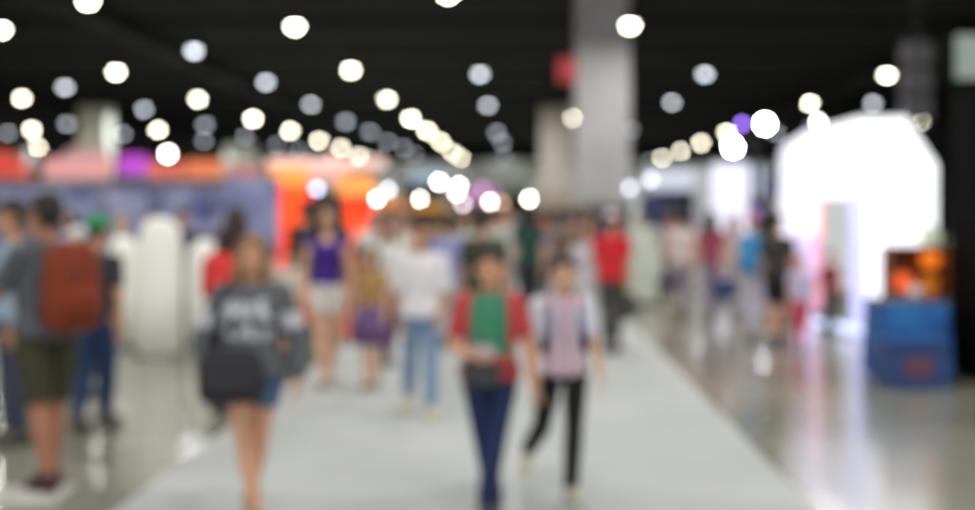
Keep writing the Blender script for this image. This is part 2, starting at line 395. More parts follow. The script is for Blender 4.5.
# stand lights (booth floodlights on poles)
def stand_light(px, py, d, c, s, size, label, cat='spotlight'):
    z = Z(py,d)
    t = thing('booth_spotlight', label, cat, (X(px,d),d,0), 0, 'bright booth spotlights on stands')
    r = size/2; bm = bmesh.new(); lathe(bm, [(r*.98,.0),(r*.9,.03)], n=20)
    R = Matrix.Rotation(PI/2, 4, 'X')
    bm.free(); bm = bmesh.new()
    rings(bm, [[Vector((q*math.cos(2*PI*i/20), y, z+q*math.sin(2*PI*i/20))) for i in range(20)] for q, y in ((r*.96,-.005),(r*.8,-r*.25),(r*.4,-r*.38),(.01,-r*.42))][::-1])
    obj('lens', bm, glow('spot_%d_%d_%d_%g' % (*c, s), c, s), t, smooth=True)
    bm = bmesh.new(); rings(bm, [[Vector((q*math.cos(2*PI*i/20), y, z+q*math.sin(2*PI*i/20))) for i in range(20)] for q, y in ((r*1.05,-.01),(r*1.1,.02),(r*.9,r*1.2),(r*.3,r*1.5))])
    obj('housing', bm, hous, t)
    bm = bmesh.new(); cyl(bm, (0,r*.6,.02), (0,r*.6,z-r*.7), .018, n=8); obj('pole', bm, hous, t)
    for k in range(3):
        a = 2*PI*k/3+.5; bm = bmesh.new(); cyl(bm, (0,r*.6,.3), (.3*math.cos(a),r*.6+.3*math.sin(a),.01), .012, n=6); obj('leg', bm, hous, t)
WW = (255,248,236); CW = (238,244,255)
stand_light(377,199,44,WW,24,.16,'warm stand light just past the orange gate, lowest there')
stand_light(388,190,46,(222,226,236),12,.20,'cool stand light above the lowest one past the orange gate')
stand_light(420,199,45,WW,24,.16,'warm stand light alone between two clusters above the white shirt man')
stand_light(439,182,44,WW,24,.20,'brightest warm stand light, top of the central cluster')
stand_light(459,186,46,WW,24,.20,'warm stand light beside the top one of the central cluster')
stand_light(456,193,48,WW,24,.16,'warm stand light below the second of the central cluster')
stand_light(463,204,50,(236,220,226),11,.20,'pinkish stand light at the foot of the central cluster')
stand_light(490,202,44,WW,24,.16,'white stand light over the dark haired figure behind the front boy')
stand_light(502,203,52,(240,190,160),5,.22,'dim peach stand light overlapping the white one behind the front boy')
stand_light(529,199,40,WW,26,.17,'white stand light alone below the beige column')
stand_light(483,189,56,(226,160,220),2.2,.30,'pink stand light in the far middle')
stand_light(317,189,25,(190,200,232),9,.14,'small cool stand light inside the orange gate')
stand_light(168,154,30,WW,34,.17,'bright stand light above the blue wall by the violet sign')
stand_light(765,124,36,CW,110,.30,'brightest floodlight above the dark post')
stand_light(733,147,38,CW,110,.30,'second bright floodlight, lower, before the white booth')
stand_light(742,124,28.6,(150,110,235),12,.13,'violet stand light half hidden by the brightest floodlight')
stand_light(630,188,34,(226,230,244),4.5,.20,'soft white stand light at the foot of the tall grey column')
stand_light(650,180,34.5,(220,226,242),3.5,.25,'faint white stand light before the lit white header')
stand_light(389,223,30,(120,200,150),1.6,.22,'dim green stand light above the white topped figures')
stand_light(346,166,30,(255,226,200),6,.20,'peach stand light above the second orange pillar')
stand_light(333,160,31,(250,200,180),3,.22,'faint peach stand light over the gate header')
stand_light(757,212,24,(150,130,220),1.2,.16,'low violet stand light beside the dark post')
stand_light(818,122,20.2,CW,30,.10,'stand light in front of the roof slope of the glowing arch')
t = thing('lit_display_wall', 'pale lit display wall seen through the doorway of the glowing arch', 'display wall', (X(840,23),23,0))  # added glowing panel, brightens the view through the arch doorway
obj('screen', bx(-.42,.42,0,.08,.35,Z(192,23), bev=.02), glow('pale_screen', (206,208,210), .5), t)
for s_ in (-1,1): obj('foot', bx(s_*.3-.05,s_*.3+.05,-.15,.2,0,.35), steel, t)
# hanging red sign by the column
t = thing('hanging_sign', 'small red hanging sign beside the tall grey column high up', 'sign', (X(567,47),47,Z(82,47)))
obj('sign_board', bx(-.32,.32,0,.12,0,Z(58,47)-Z(82,47), bev=.02), glow('red_sign', (190,66,74), .45), t)
for s in (-1,1):
    bm = bmesh.new(); cyl(bm, (s*.25,.06,Z(58,47)-Z(82,47)), (s*.25,.06,CEIL-Z(82,47)), .012, n=6); obj('hanging_wire', bm, hous, t)
# ---------------- glowing arch
D1, D2 = 15.9, 19.0
XR = X(937,D1); XL = X(780,D2); HT = Z(117,D1)
prof = [(XL,0),(XL,Z(141,D1)),(XL+.08,Z(130,D1)),(X(860,D1),HT),(X(906,D1),HT),(XR,Z(165,D1)),(XR,0)]
def arch_face(bm, a, b, y0, y1, th):
    """one slab between two profile points"""
    (xa,za), (xb,zb) = a, b; nx, nz = (zb-za), -(xb-xa); L_ = math.hypot(nx,nz); nx, nz = -nx/L_*th, -nz/L_*th
    pts = [(xa,za),(xb,zb),(xb+nx,zb+nz),(xa+nx,za+nz)]; return extr(bm, pts, y0, y1)
AX = X(860,D1)
t = thing('glowing_arch', 'large glowing white faceted walk-through arch by the black tower', 'arch', (AX,D1,0))
def sh(p): return (p[0]-AX, p[1])
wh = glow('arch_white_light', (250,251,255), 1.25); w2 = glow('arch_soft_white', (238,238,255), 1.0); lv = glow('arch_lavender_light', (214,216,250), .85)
P = [sh(p) for p in prof]
for i, nm in enumerate(('left_upper_wall','left_roof_chamfer','left_roof_slope','roof_panel','right_roof_slope','right_wall')):
    a, b = P[i], P[i+1]
    if i == 0: a = (a[0], Z(238,D1))
    bm = bmesh.new(); arch_face(bm, a, b, 1.5 if i == 0 else 0, D2-D1, -.07); obj(nm, bm, w2 if i < 2 else wh, t)
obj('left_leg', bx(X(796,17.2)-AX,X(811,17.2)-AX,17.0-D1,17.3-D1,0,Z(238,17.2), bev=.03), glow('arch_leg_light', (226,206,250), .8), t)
# back wall with its doorway
yb = D2-D1
bm = bmesh.new(); extr(bm, [(P[0][0]+.03,Z(198,D2)),(P[1][0]+.03,P[1][1]),(P[2][0],P[2][1]-.03),(P[3][0],P[3][1]-.05),(X(849,D2)-AX,P[3][1]-.05),(X(849,D2)-AX,Z(198,D2))], yb-.1, yb); obj('back_panel_upper', bm, w2, t)
for i in (3,4,5):
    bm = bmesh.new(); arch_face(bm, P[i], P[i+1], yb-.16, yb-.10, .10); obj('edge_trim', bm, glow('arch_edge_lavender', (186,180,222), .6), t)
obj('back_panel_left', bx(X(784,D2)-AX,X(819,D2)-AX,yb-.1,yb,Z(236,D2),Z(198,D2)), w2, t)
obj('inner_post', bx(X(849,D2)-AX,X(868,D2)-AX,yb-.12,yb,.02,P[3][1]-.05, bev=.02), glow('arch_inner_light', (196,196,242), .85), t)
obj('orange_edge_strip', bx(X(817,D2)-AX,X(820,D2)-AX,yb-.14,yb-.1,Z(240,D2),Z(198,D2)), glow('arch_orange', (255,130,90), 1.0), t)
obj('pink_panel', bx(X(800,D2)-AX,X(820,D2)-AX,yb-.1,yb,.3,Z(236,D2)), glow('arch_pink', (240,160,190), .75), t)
bm = bmesh.new(); cap(bm, (XR-AX-.1,.2,.12),(XR-AX-.75,yb-.05,.12),.05); obj('floor_light_bar', bm, glow('arch_blue_white', (205,215,255), 1.6), t)
# black tower and sign
t = thing('black_tower', 'tall black booth tower at the frame edge beside the orange stall', 'tower', (X(950,14),13,0))
bk = mat('black_matt_panel', (4,4,5), .9); bk.node_tree.nodes['Principled BSDF'].inputs['Specular IOR Level'].default_value = .08
obj('tower_body', bx(0,1.6,0,1.0,.06,Z(82,13), bev=.01), bk, t); obj('plinth', bx(.03,1.57,.03,.97,0,.06), mat('black_metal', (28,28,36), .5), t)
t2 = thing('light_box_sign', 'blank grey green sign box standing on top of the black tower', 'sign', (X(946,13.3),13,Z(82,13)))
obj('sign_face', bx(0,1.5,-.02,.02,.03,Z(32,13)-Z(82,13)-.03), glow('grey_green_sign', (132,146,138), .55), t2)
obj('frame', bx(-.02,1.52,.02,.3,0,Z(32,13)-Z(82,13), bev=.01), bk, t2)
# hanging speaker cluster
t = thing('hanging_speaker', 'dim grey speaker hanging beside the black tower, topmost of three', 'speaker', (X(916,30),30,Z(66,30)), 0, 'hanging speaker stack')
def spk(t):
    obj('cabinet', bx(-.3,.3,-.2,.25,0,.52, bev=.03), mat('speaker_grey', (70,68,76), .6), t)
    bm = bmesh.new(); rings(bm, [[Vector((r*math.cos(2*PI*i/18), -.2-y, .26+r*math.sin(2*PI*i/18))) for i in range(18)] for r, y in ((.2,0.),(.2,.015),(.1,.0))]); obj('cone', bm, mat('speaker_cone', (60,60,64), .7), t)
    bm = bmesh.new(); cyl(bm, (0,0,.52),(0,0,.60), .02, n=6); obj('bracket', bm, hous, t)
spk(t)
for k, wd in ((1,'middle'),(2,'lowest')):
    o = dup(t, (X(916,30),30,Z(66,30)-.6*k)); o['label'] = 'dim grey speaker hanging beside the black tower, %s of three' % wd
bm = bmesh.new(); cyl(bm, (X(916,30),30,Z(66,30)+.6),(X(916,30),30,CEIL), .015, n=6); tag(obj('hanging_cable', bm, hous), 'dark cable holding the grey speaker stack', 'cable')
# ---------------- orange and blue stall
TX, TY = X(906,13.55), 13.55
t = thing('stall_table', 'stall table under a deep blue cloth between arch and black tower', 'table', (TX,TY,0))
bm = bmesh.new(); nn = 40; rr = []
for z, k in ((.03,1.06),(.4,1.02),(.74,1.0),(.78,.97)):
    r_ = []
    for i in range(nn):
        a = 2*PI*i/nn; cx_ = math.copysign(abs(math.cos(a))**.35, math.cos(a)); sy_ = math.copysign(abs(math.sin(a))**.35, math.sin(a))
        f = k*(1+.02*math.sin(a*14)*(z < .7)); r_.append(Vector((.36*cx_*f, .4*sy_*f, z)))
    rr.append(r_)
rings(bm, rr); obj('cloth', bm, mottled('blue_cloth', (24,66,140), (36,110,176), 3., .7), t)
obj('tabletop', bx(-.35,.35,-.38,.38,.775,.79), mat('table_grey', (90,90,96), .5), t)
t = thing('storage_crate', 'dark blue crate with a faint red label before the blue table', 'crate', (TX-.14,TY-.72,0))
obj('crate_body', bx(-.3,.3,-.17,.17,0,.42, bev=.02), mat('crate_blue', (38,64,116), .6), t); obj('lid', bx(-.32,.32,-.19,.19,.42,.46, bev=.01), mat('crate_lid', (30,84,150), .6), t)
obj('red_label', bx(-.12,.14,-.178,-.171,.12,.3), mat('dull_red', (104,60,82), .6), t)
t = thing('display_shelf', 'dark shelf unit with orange goods behind the blue table', 'shelf', (X(915,14.45),14.45,0))
dw = mat('shelf_brown', (128,70,40), .6)
obj('back_panel', bx(-.3,.3,.15,.18,0,1.3), dw, t)
for s in (-1,1): obj('side_panel', bx(s*.3-.015,s*.3+.015,-.2,.18,0,1.3), dw, t)
for z in (.45,.8,1.04,1.275): obj('shelf_board', bx(-.285,.285,-.2,.15,z,z+.025), dw, t)
def jar(x, y, z, r, c, label, kind='round_lantern', s=0.):
    t = thing(kind, label, kind.split('_')[-1], (x,y,z), 0, 'orange goods on the stall')
    bm = bmesh.new(); lathe(bm, [(r*.45,0),(r*.8,r*.2),(r,r*.75),(r*.98,r*1.1),(r*.7,r*1.6),(r*.4,r*1.75)], n=24)
    obj('globe', bm, glow('goods_%d_%d_%d' % c, c, s) if s else mat('goods_%d_%d_%d' % c, c, .5), t, smooth=True)  # lidded containers; the glow is put into their colour, no lamp inside
    bm = bmesh.new(); lathe(bm, [(r*.42,r*1.74),(r*.42,r*1.9),(.01,r*1.92)], n=16); obj('cap', bm, mat('goods_cap', (70,40,30), .5), t)
SX, SY = X(915,14.45), 14.42
jar(SX+.15, SY, 1.067, .105, (255,128,36), 'large glowing orange lantern on the upper shelf by the tower', s=.9)
jar(SX-.14, SY, .827, .11, (255,104,52), 'red orange lantern on the shelf nearest the arch', s=.9)
jar(SX+.14, SY, .827, .10, (222,130,30), 'amber lantern on the shelf below the large one', s=.5)
jar(TX+.08, TY-.05, .79, .08, (238,210,214), 'pale pink jar standing on the blue table cloth')
jar(TX+.23, TY-.1, .79, .06, (214,120,60), 'small dull orange jar on the blue table cloth')
jar(SX+.15, SY, 1.302, .11, (206,220,196), 'pale green lantern on top of the dark shelf unit', s=.6)
# ---------------- left: white rounded display stand
def white_totem(px, d, top, wpx, label):
    t = thing('display_stand', label, 'display stand', (X(px,d),d,0)); h = Z(top,d); r = wpx*d/F/2
    bm = bmesh.new(); loft(bm, [(0,0,.05,r,.2),(0,0,h*.5,r*1.0,.2),(0,0,h*.82,r*.95,.19),(0,0,h*.93,r*.78,.17),(0,0,h*.98,r*.5,.12),(0,0,h,r*.15,.04)], 32, .8)
    obj('body', bm, mat('white_fabric', (252,252,246), .8, .02), t, smooth=True)
    bm = bmesh.new(); loft(bm, [(0,0,0,r*1.05,.24),(0,0,.05,r*1.02,.22)], 32, .8); obj('base', bm, steel, t)
white_totem(160, 15.4, 217, 45, 'tallest white rounded display stand, between two lower ones')
white_totem(124, 16.6, 236, 31, 'lower white rounded display stand nearest the rust backpack')
white_totem(204, 17.0, 240, 33, 'lower white rounded display stand nearest the woman in grey')
t = thing('floor_mat', 'pale grey mat on the floor under the backpack man', 'mat', (X(30,8.0),7.95,0), .1)
obj('mat_surface', bx(-.62,.24,-.32,.2,0,.012, bev=.004), mat('pale_mat', (190,188,186), .8), t)
obj('edge_binding', bx(-.64,.26,-.34,-.32,0,.013), mat('mat_edge', (170,168,166), .8), t)
counter('white counter half hidden behind the red haired figures of the left stall', X(212,21), 22, 1.3, 1.0, (214,216,208))
counter('pale counter beneath the bright white display wall', X(668,28), 28, 1.2, 1.0, (205,205,200))
counter('grey lavender counter before the dark post', X(772,21), 21.5, .9, 1.0, (190,185,196))
#@@PEOPLE
# ================================================================== people
SKIN = {'light': (226,178,150), 'tan': (200,146,114), 'brown': (168,116,88), 'warm': (214,160,128)}
def skin(k): return mat('skin_'+k, SKIN[k], .55, .05, 9.)
BONES = ['torso','neck','head']+[b+s for s in 'rl' for b in ('uarm_','farm_','hand_','thigh_','shin_','foot_')]
def build_person(H=1.7, female=False, child=False, vox=.012, legs=((4,4),(-4,8)), arms=((0,8,10,4),(0,8,10,4)), girth=1., head_yaw=0., nar=1.):
    """one continuous body. Local frame: faces -Y, z up. legs: per side (thigh pitch, knee bend) deg;
    arms: per side (upper pitch, abduct, forearm pitch, forearm inward) deg; side order r (image left when facing us), l"""
    q = H/1.75; hs = 1.10 if child else 1.0
    J = {}; bm = bmesh.new()
    sw = .178*q*(.9 if female else 1.0)*(.93 if child else 1); hw = .088*q*(1.06 if female else 1)
    zh = .515*H; Lt = .245*H; Ls = .232*H
    Lu = .165*H; Lf = .145*H
    C, R = {}, {}
    footz = []
    nars = nar if isinstance(nar, tuple) else (nar, nar)
    for i, s in enumerate((-1,1)):
        nar = nars[i]; k = 'rl'[i]; a, b = [math.radians(v) for v in legs[i]]
        hip = Vector((s*hw,0,zh)); kn = hip+Lt*Vector((-s*.07*nar,-math.sin(a),-math.cos(a))); c = a-b
        an = kn+Ls*Vector((-s*.11*nar,-math.sin(c),-math.cos(c)))
        pf = max(-.9, min(.2, c*.9 if c < 0 else c*.5))          # foot follows the shin when trailing
        toe = an+Vector((s*.025*q, -.155*q*math.cos(pf), .155*q*math.sin(pf)-.05*q*math.cos(pf)))
        heel = an+Vector((0,.045*q*math.cos(pf)+.03*q*math.sin(-pf)*0, -.052*q))
        J.update({'hip'+k: hip, 'knee'+k: kn, 'ank'+k: an, 'toe'+k: toe, 'heel'+k: heel}); footz.append(min(toe.z, heel.z)-.028*q)
    # body primitives
    g = girth
    secs = [(0,.0,zh-.055*q,.10*q*g,.085*q*g),(0,.004,zh,.158*q*g*(1.04 if female else .98),.112*q*g),(0,.002,zh+.07*q,.150*q*g,.108*q*g),
            (0,0,zh+.17*q,.128*q*g*(.92 if female else 1),.094*q*g),(0,0,zh+.28*q,.148*q*g*(.95 if female else 1),.108*q*g),
            (0,.004,zh+.40*q,.165*q*g*(.94 if female else 1),.112*q*g),(0,.008,zh+.475*q,.158*q*(.9 if female else 1),.092*q),(0,.01,zh+.525*q,.09*q,.062*q)]
    loft(bm, secs, 24)
    zs = zh+.475*q
    if female and not child:
        for s in (-1,1): ell(bm, (s*.07*q,-.085*q,zh+.37*q), (.062*q,.05*q,.06*q))
    nb = Vector((0,.012,zh+.50*q)); hz = H-.125*q*hs; hc = Vector((0,-.012*q,hz))
    cap(bm, nb, hc+Vector((0,.012,-.05)), .058*q*(.85 if female else 1), .052*q*(.85 if female else 1))
    Rh = Matrix.Rotation(head_yaw, 3, 'Z')
    def hp(x,y,z): return hc+Rh@Vector((x,y,z))*q*hs
    ell(bm, hp(0,.012,.035), (.077*q*hs,.094*q*hs,.09*q*hs), rot=Rh)          # skull
    ell(bm, hp(0,-.022,-.035), (.060*q*hs,.072*q*hs,.082*q*hs), rot=Rh)       # face and jaw
    cap(bm, hp(0,-.088,.012), hp(0,-.106,-.022), .009*q, .014*q, n=10)        # nose
    for s in (-1,1): ell(bm, hp(s*.078,.012,-.006), (.012*q,.022*q,.032*q), rot=Rh)  # ears
    J['neck0'] = nb; J['head'] = hc
    for i, s in enumerate((-1,1)):
        k = 'rl'[i]; hip, kn, an, toe, heel = [J[n+k] for n in ('hip','knee','ank','toe','heel')]
        cap(bm, hip+Vector((0,0,-.01)), kn, .088*q*g, .054*q*g); cap(bm, kn, kn+(an-kn)*.35, .054*q, .056*q*g); cap(bm, kn+(an-kn)*.3, an, .056*q*g, .036*q)
        cap(bm, heel, toe, .034*q, .028*q); cap(bm, an, toe+(an-toe)*.35, .037*q, .034*q); cap(bm, an, heel, .037*q, .034*q)
        sh_ = Vector((s*sw, .008, zs)); p, ab, fp, fi = [math.radians(v) for v in arms[i]]
        u = Vector((s*math.sin(ab), -math.sin(p)*math.cos(ab), -math.cos(p)*math.cos(ab)))
        f = Vector((-s*math.sin(fi), -math.sin(fp)*math.cos(fi), -math.cos(fp)*math.cos(fi)))
        el = sh_+u*Lu; wr = el+f*Lf
        cap(bm, Vector((s*.09*q,.008,zs)), sh_, .055*q, .056*q); cap(bm, sh_, el, .053*q*g, .038*q*g); cap(bm, el, wr, .038*q*g, .025*q)
        J.update({'sh'+k: sh_, 'el'+k: el, 'wr'+k: wr})
        # hand: palm, four fingers, thumb; palm faces the body
        d = f.normalized(); side = Vector((0,-1,0)); side = (side-d*side.dot(d))
        if side.length < .3: side = Vector((-s,0,0))-d*(-s*d.x)
        side.normalize(); pal = d.cross(side)*(1 if s > 0 else -1)
        if pal.dot(Vector((-s,0,-.2))) < 0: pal = -pal
        hl = .092*H*1.0
        for o_ in (-1.15,-.38,.38,1.15): cap(bm, wr+side*o_*.010*q, wr+d*hl*.5+side*o_*.021*q, .014*q, .0125*q, n=10)
        for o_, ln in ((-1.5,.36),(-.5,.46),(.5,.5),(1.5,.44)):
            p0 = wr+d*hl*.45+side*o_*.0185*q; p1 = p0+(d*.8+pal*.25+side*o_*.03).normalized()*hl*ln*.6; p2 = p1+(d*.6+pal*.75).normalized()*hl*ln*.5
            cap(bm, p0, p1, .0095*q, .0085*q, n=8); cap(bm, p1, p2, .0085*q, .0072*q, n=8)
        t0 = wr+d*hl*.12+side*.02*q; t1 = t0+(side*.75+d*.6+pal*.2).normalized()*.04*q; t2 = t1+(side*.2+d*.9+pal*.3).normalized()*.032*q
        cap(bm, t0, t1, .0125*q, .0105*q, n=8); cap(bm, t1, t2, .0105*q, .009*q, n=8); J['tip'+k] = wr+d*hl
    me = remesh(bm, vox, 3)
    n = len(me.vertices); co = np.empty(n*3, np.float32); me.vertices.foreach_get('co', co); co = co.reshape(-1,3)
    dz = -min(footz); co[:,2] += dz; me.vertices.foreach_set('co', co.ravel())
    for k in J: J[k] = J[k]+Vector((0,0,dz))
    no = np.empty(n*3, np.float32); me.vertex_normals.foreach_get('vector', no); no = no.reshape(-1,3)
    polys = [tuple(p.vertices) for p in me.polygons]
    seg = [(Vector((0,0,zh+dz-.02)), Vector((0,0,zh+dz+.44*q)), .13*q),(J['neck0'],J['head']+Vector((0,0,-.07*q)),.055*q),(J['head']+Vector((0,0,-.03)),J['head']+Vector((0,0,.03)),.09*q)]
    for k in 'rl':
        seg += [(J['sh'+k],J['el'+k],.045*q),(J['el'+k],J['wr'+k],.032*q),(J['wr'+k]+(J['tip'+k]-J['wr'+k])*.12,J['tip'+k],.03*q),
                (J['hip'+k]+Vector((0,0,-.06*q)),J['knee'+k],.07*q),(J['knee'+k],J['ank'+k],.05*q),(J['ank'+k]+Vector((0,-.03*q,-.02)),J['toe'+k],.035*q)]
    D, T = [], []
    for a, b, r in seg:
        a = np.array(a); b = np.array(b); ab = b-a; t = ((co-a)@ab)/(ab@ab); tc_ = np.clip(t,0,1)
        D.append(np.linalg.norm(co-(a+tc_[:,None]*ab),axis=1)-r); T.append(t)
    D = np.array(D); T = np.array(T); bone = D.argmin(0); tt = T[bone, np.arange(n)]
    return dict(me=me, co=co, no=no, polys=polys, bone=bone, t=tt, J=J, q=q, H=H, zh=zh+dz, hs=hs, Rh=Rh, vox=vox, dz=dz, female=female)
def garment(B, sel, off, paint=None, flare=None):
    """cloth over the body: the faces whose vertices all satisfy sel(bone name, t, co)"""
    keep = np.array([sel(BONES[b], t, c) for b, t, c in zip(B['bone'], B['t'], B['co'])])
    fs = [p for p in B['polys'] if keep[list(p)].all()]
    idx = {}; cnt = {}
    for p in fs:
        for a, b in zip(p, p[1:]+p[:1]):
            e = (min(a,b), max(a,b)); cnt[e] = cnt.get(e,0)+1
    bound = {v for e, c in cnt.items() if c == 1 for v in e}
    vs = sorted({v for p in fs for v in p}); idx = {v: i for i, v in enumerate(vs)}
    co = B['co'][vs].copy(); no = B['no'][vs]
    o = np.array([off(BONES[B['bone'][v]], B['t'][v], B['co'][v]) if callable(off) else off for v in vs])
    o *= np.array([.75 if v in bound else 1. for v in vs]); co = co+no*o[:,None]
    if flare is not None: co = flare(co)
    me = bpy.data.meshes.new('cloth'); F_ = [tuple(idx[v] for v in p) for p in fs]
    me.from_pydata(co.tolist(), [], F_)
    me.polygons.foreach_set('use_smooth', [True]*len(F_))
    if paint is not None:
        mi = [paint(BONES[B['bone'][p[0]]], B['co'][list(p)].mean(0), B['no'][p[0]]) for p in fs]; me.polygons.foreach_set('material_index', mi)
    me.update(); return me
def put(name, me, mats, parent, smooth=True):
    for m in (mats if isinstance(mats,(list,tuple)) else [mats]): me.materials.append(m)
    if smooth: me.polygons.foreach_set('use_smooth', [True]*len(me.polygons))
    o = bpy.data.objects.new(name, me); COL.objects.link(o); o.parent = parent; return o
def cloth_m(c, nm='cloth'): return mat('%s_%d_%d_%d' % (nm, *c), c, .85, .12, 10., bump=.1)
def person(label, loc, rz=0, body=None, sk='light', shirt=(200,200,200), sleeve=.6, low=-.02, long_sleeve=False, pants=(40,50,80), plen=1.0, pants_kind='trousers',
           shoes=(60,60,60), hair=(40,28,24), hairstyle='short', hat=None, skirt=None, shirt_mats=None, paint=None, neck=True, tank=False, group='visitors walking the hall', loose=.014, rootname='person', off_shirt=None, dress=False):
    B = body; q, J, H, zh = B['q'], B['J'], B['H'], B['zh']
    t = thing(rootname, label, 'person', loc, rz, group); t['kind'] = 'thing'
    B['me'].materials.clear() if B['me'].users else None
    put('body', B['me'], skin(sk), t)
    zl = zh+.10*q+low*q                     # hem height reference (waist)
    ztop = zh+.49*q
    def s_sel(b, tt, c):
        if b == 'torso': return c[2] > zl and (not tank or c[2] < ztop-.02*q or abs(c[0]) > .05*q)
        if b == 'neck': return tt < .18
        if b.startswith('uarm'): return tt < sleeve if not long_sleeve else True
        if b.startswith('farm'): return long_sleeve and tt < .93
        if b.startswith('thigh'): return c[2] > zl
        return False
    so = off_shirt or (lambda b, tt, c: loose*(1.25 if b == 'torso' else 1.)*(1+.5*max(0, (zh+.25*q-c[2])/(.25*q)) if b == 'torso' else 1))
    put('shirt', garment(B, s_sel, so, paint), shirt_mats or cloth_m(shirt), t)
    if pants:
        def p_sel(b, tt, c):
            if b == 'torso': return c[2] < zh+.12*q
            if b.startswith('thigh'): return tt < plen*2 if plen < .5 else True
            if b.startswith('shin'): return plen > .5 and tt < (plen-.5)*2*.97
            return False
        put(pants_kind, garment(B, p_sel, lambda b, tt, c: .009 if b == 'torso' else (.012 if plen > .55 else .02)), cloth_m(pants), t)
    if skirt:
        zt, zb, fl, c = skirt
        bm = bmesh.new(); n_ = 36; rr = []
        for z, r in ((zt,.0),((zt+zb)/2,.5),(zb,1.)):
            rr.append([Vector(((.158*q+fl*r)*math.cos(2*PI*i/n_)*(1+.03*math.cos(7*2*PI*i/n_)*r), (.125*q+fl*r)*math.sin(2*PI*i/n_)*(1+.03*math.cos(7*2*PI*i/n_)*r), z*H)) for i in range(n_)])
        rings(bm, rr); m_ = bpy.data.meshes.new('skirt'); bmesh.ops.recalc_face_normals(bm, faces=bm.faces); bm.to_mesh(m_); bm.free()
        put('skirt', m_, cloth_m(c), t)
    for k in 'rl':
        an, toe, heel = J['ank'+k], J['toe'+k], J['heel'+k]; bm = bmesh.new(); dz_ = Vector((0,0,-.008*q))
        cap(bm, heel+dz_*.3, toe+dz_*.3, .044*q, .040*q); cap(bm, an+Vector((0,0,-.012*q)), toe+(an-toe)*.3, .046*q, .042*q); cap(bm, an+Vector((0,0,-.01*q)), heel, .046*q, .043*q)
        m_ = remesh(bm, max(.008, B['vox']*.8), 2); sm = put('shoe', m_, mat('shoe_%d_%d_%d' % shoes, shoes, .6), t)
    # hair
    hs = B['hs']; hc = J['head']; Rh = B['Rh']
    def hp(x,y,z): return hc+Rh@Vector((x,y,z))*q*hs
    bm = bmesh.new(); k_ = q*hs
    if hat: 
        ell(bm, hp(0,.03,.03), (.083*k_,.088*k_,.088*k_), rot=Rh)
    else:
        ell(bm, hp(0,.022,.052), (.087*k_,.100*k_,.090*k_), rot=Rh); ell(bm, hp(0,.045,.0), (.082*k_,.072*k_,.088*k_), rot=Rh)
        cap(bm, hp(-.042,-.058,.098), hp(.042,-.058,.098), .024*k_, .024*k_)
    if hairstyle == 'long':
        for s in (-1,1):
            cap(bm, hp(s*.075,.0,.03), hp(s*.088,-.005,-.10), .030*k_, .036*k_); cap(bm, hp(s*.088,-.005,-.10), hp(s*.095,-.03,-.22), .036*k_, .026*k_)
        cap(bm, hp(0,.06,0), hp(0,.085,-.2), .075*k_, .06*k_); cap(bm, hp(-.05,.06,-.05), hp(-.06,.075,-.23), .05*k_, .04*k_); cap(bm, hp(.05,.06,-.05), hp(.06,.075,-.23), .05*k_, .04*k_)
    elif hairstyle == 'bob':
        for s in (-1,1): cap(bm, hp(s*.075,.005,.03), hp(s*.085,.0,-.09), .032*k_, .034*k_)
        cap(bm, hp(0,.05,0), hp(0,.06,-.09), .075*k_, .065*k_)
    elif hairstyle == 'tail':
        cap(bm, hp(0,.11,.04), hp(0,.13,-.14), .032*k_, .018*k_)
    put('hair', remesh(bm, .011, 2), mat('hair_%d_%d_%d' % hair, hair, .6, .25, 40., bump=.3), t)
    for s in (-1,1):
        bm = bmesh.new(); ell(bm, hp(s*.031,-.086,.005), (.013*k_,.008*k_,.008*k_), 10, 6, Rh); obj('eye', bm, mat('eye_dark', (38,28,26), .3), t, smooth=True)
        bm = bmesh.new(); cap(bm, hp(s*.018,-.088,.03), hp(s*.045,-.080,.031), .004*k_, .003*k_, 8); obj('eyebrow', bm, mat('hair_%d_%d_%d' % hair, hair, .6), t)
    bm = bmesh.new(); ell(bm, hp(0,-.088,-.056), (.023*k_,.009*k_,.007*k_), 12, 6, Rh); obj('mouth', bm, mat('lips', (176,98,90), .5), t, smooth=True)
    if hat:
        bm = bmesh.new(); ell(bm, hp(0,.015,.065), (.094*k_,.108*k_,.075*k_), rot=Rh)
        cap(bm, hp(-.04,-.10,.055), hp(.04,-.10,.055), .014*k_, .014*k_); cap(bm, hp(-.035,-.15,.045), hp(.035,-.15,.045), .010*k_, .010*k_); cap(bm, hp(0,-.09,.055), hp(0,-.15,.045), .03*k_, .014*k_)
        put('cap', remesh(bm, .011, 2), cloth_m(hat, 'cap'), t)
    return t
def sack(name, parent, c, center, size, rot=0., m=None, pocket=True):
    """soft rounded bag"""
    bm = bmesh.new(); sx, sy, sz = size; Rz = Matrix.Rotation(rot, 3, 'Z')
    loft(bm, [(0,0,-sz*.5,sx*.34,sy*.34),(0,0,-sz*.46,sx*.46,sy*.46),(0,0,-sz*.2,sx*.5,sy*.5),(0,0,sz*.2,sx*.48,sy*.46),(0,0,sz*.4,sx*.42,sy*.38),(0,0,sz*.5,sx*.26,sy*.2)], 28, .6)
    if pocket: loft(bm, [(0,sy*.42,-sz*.4,sx*.32,sy*.2),(0,sy*.44,-sz*.1,sx*.36,sy*.2),(0,sy*.42,.0,sx*.3,sy*.12)], 20, .6)
    bmesh.ops.transform(bm, matrix=Matrix.Translation(center)@Rz.to_4x4(), verts=bm.verts)
    return obj(name, bm, m or cloth_m(c, 'bag'), parent, smooth=True)
def strap(name, parent, pts, r, m):
    bm = bmesh.new()
    for a, b in zip(pts, pts[1:]): cap(bm, a, b, r, r, n=8)
    return obj(name, bm, m, parent, smooth=True)
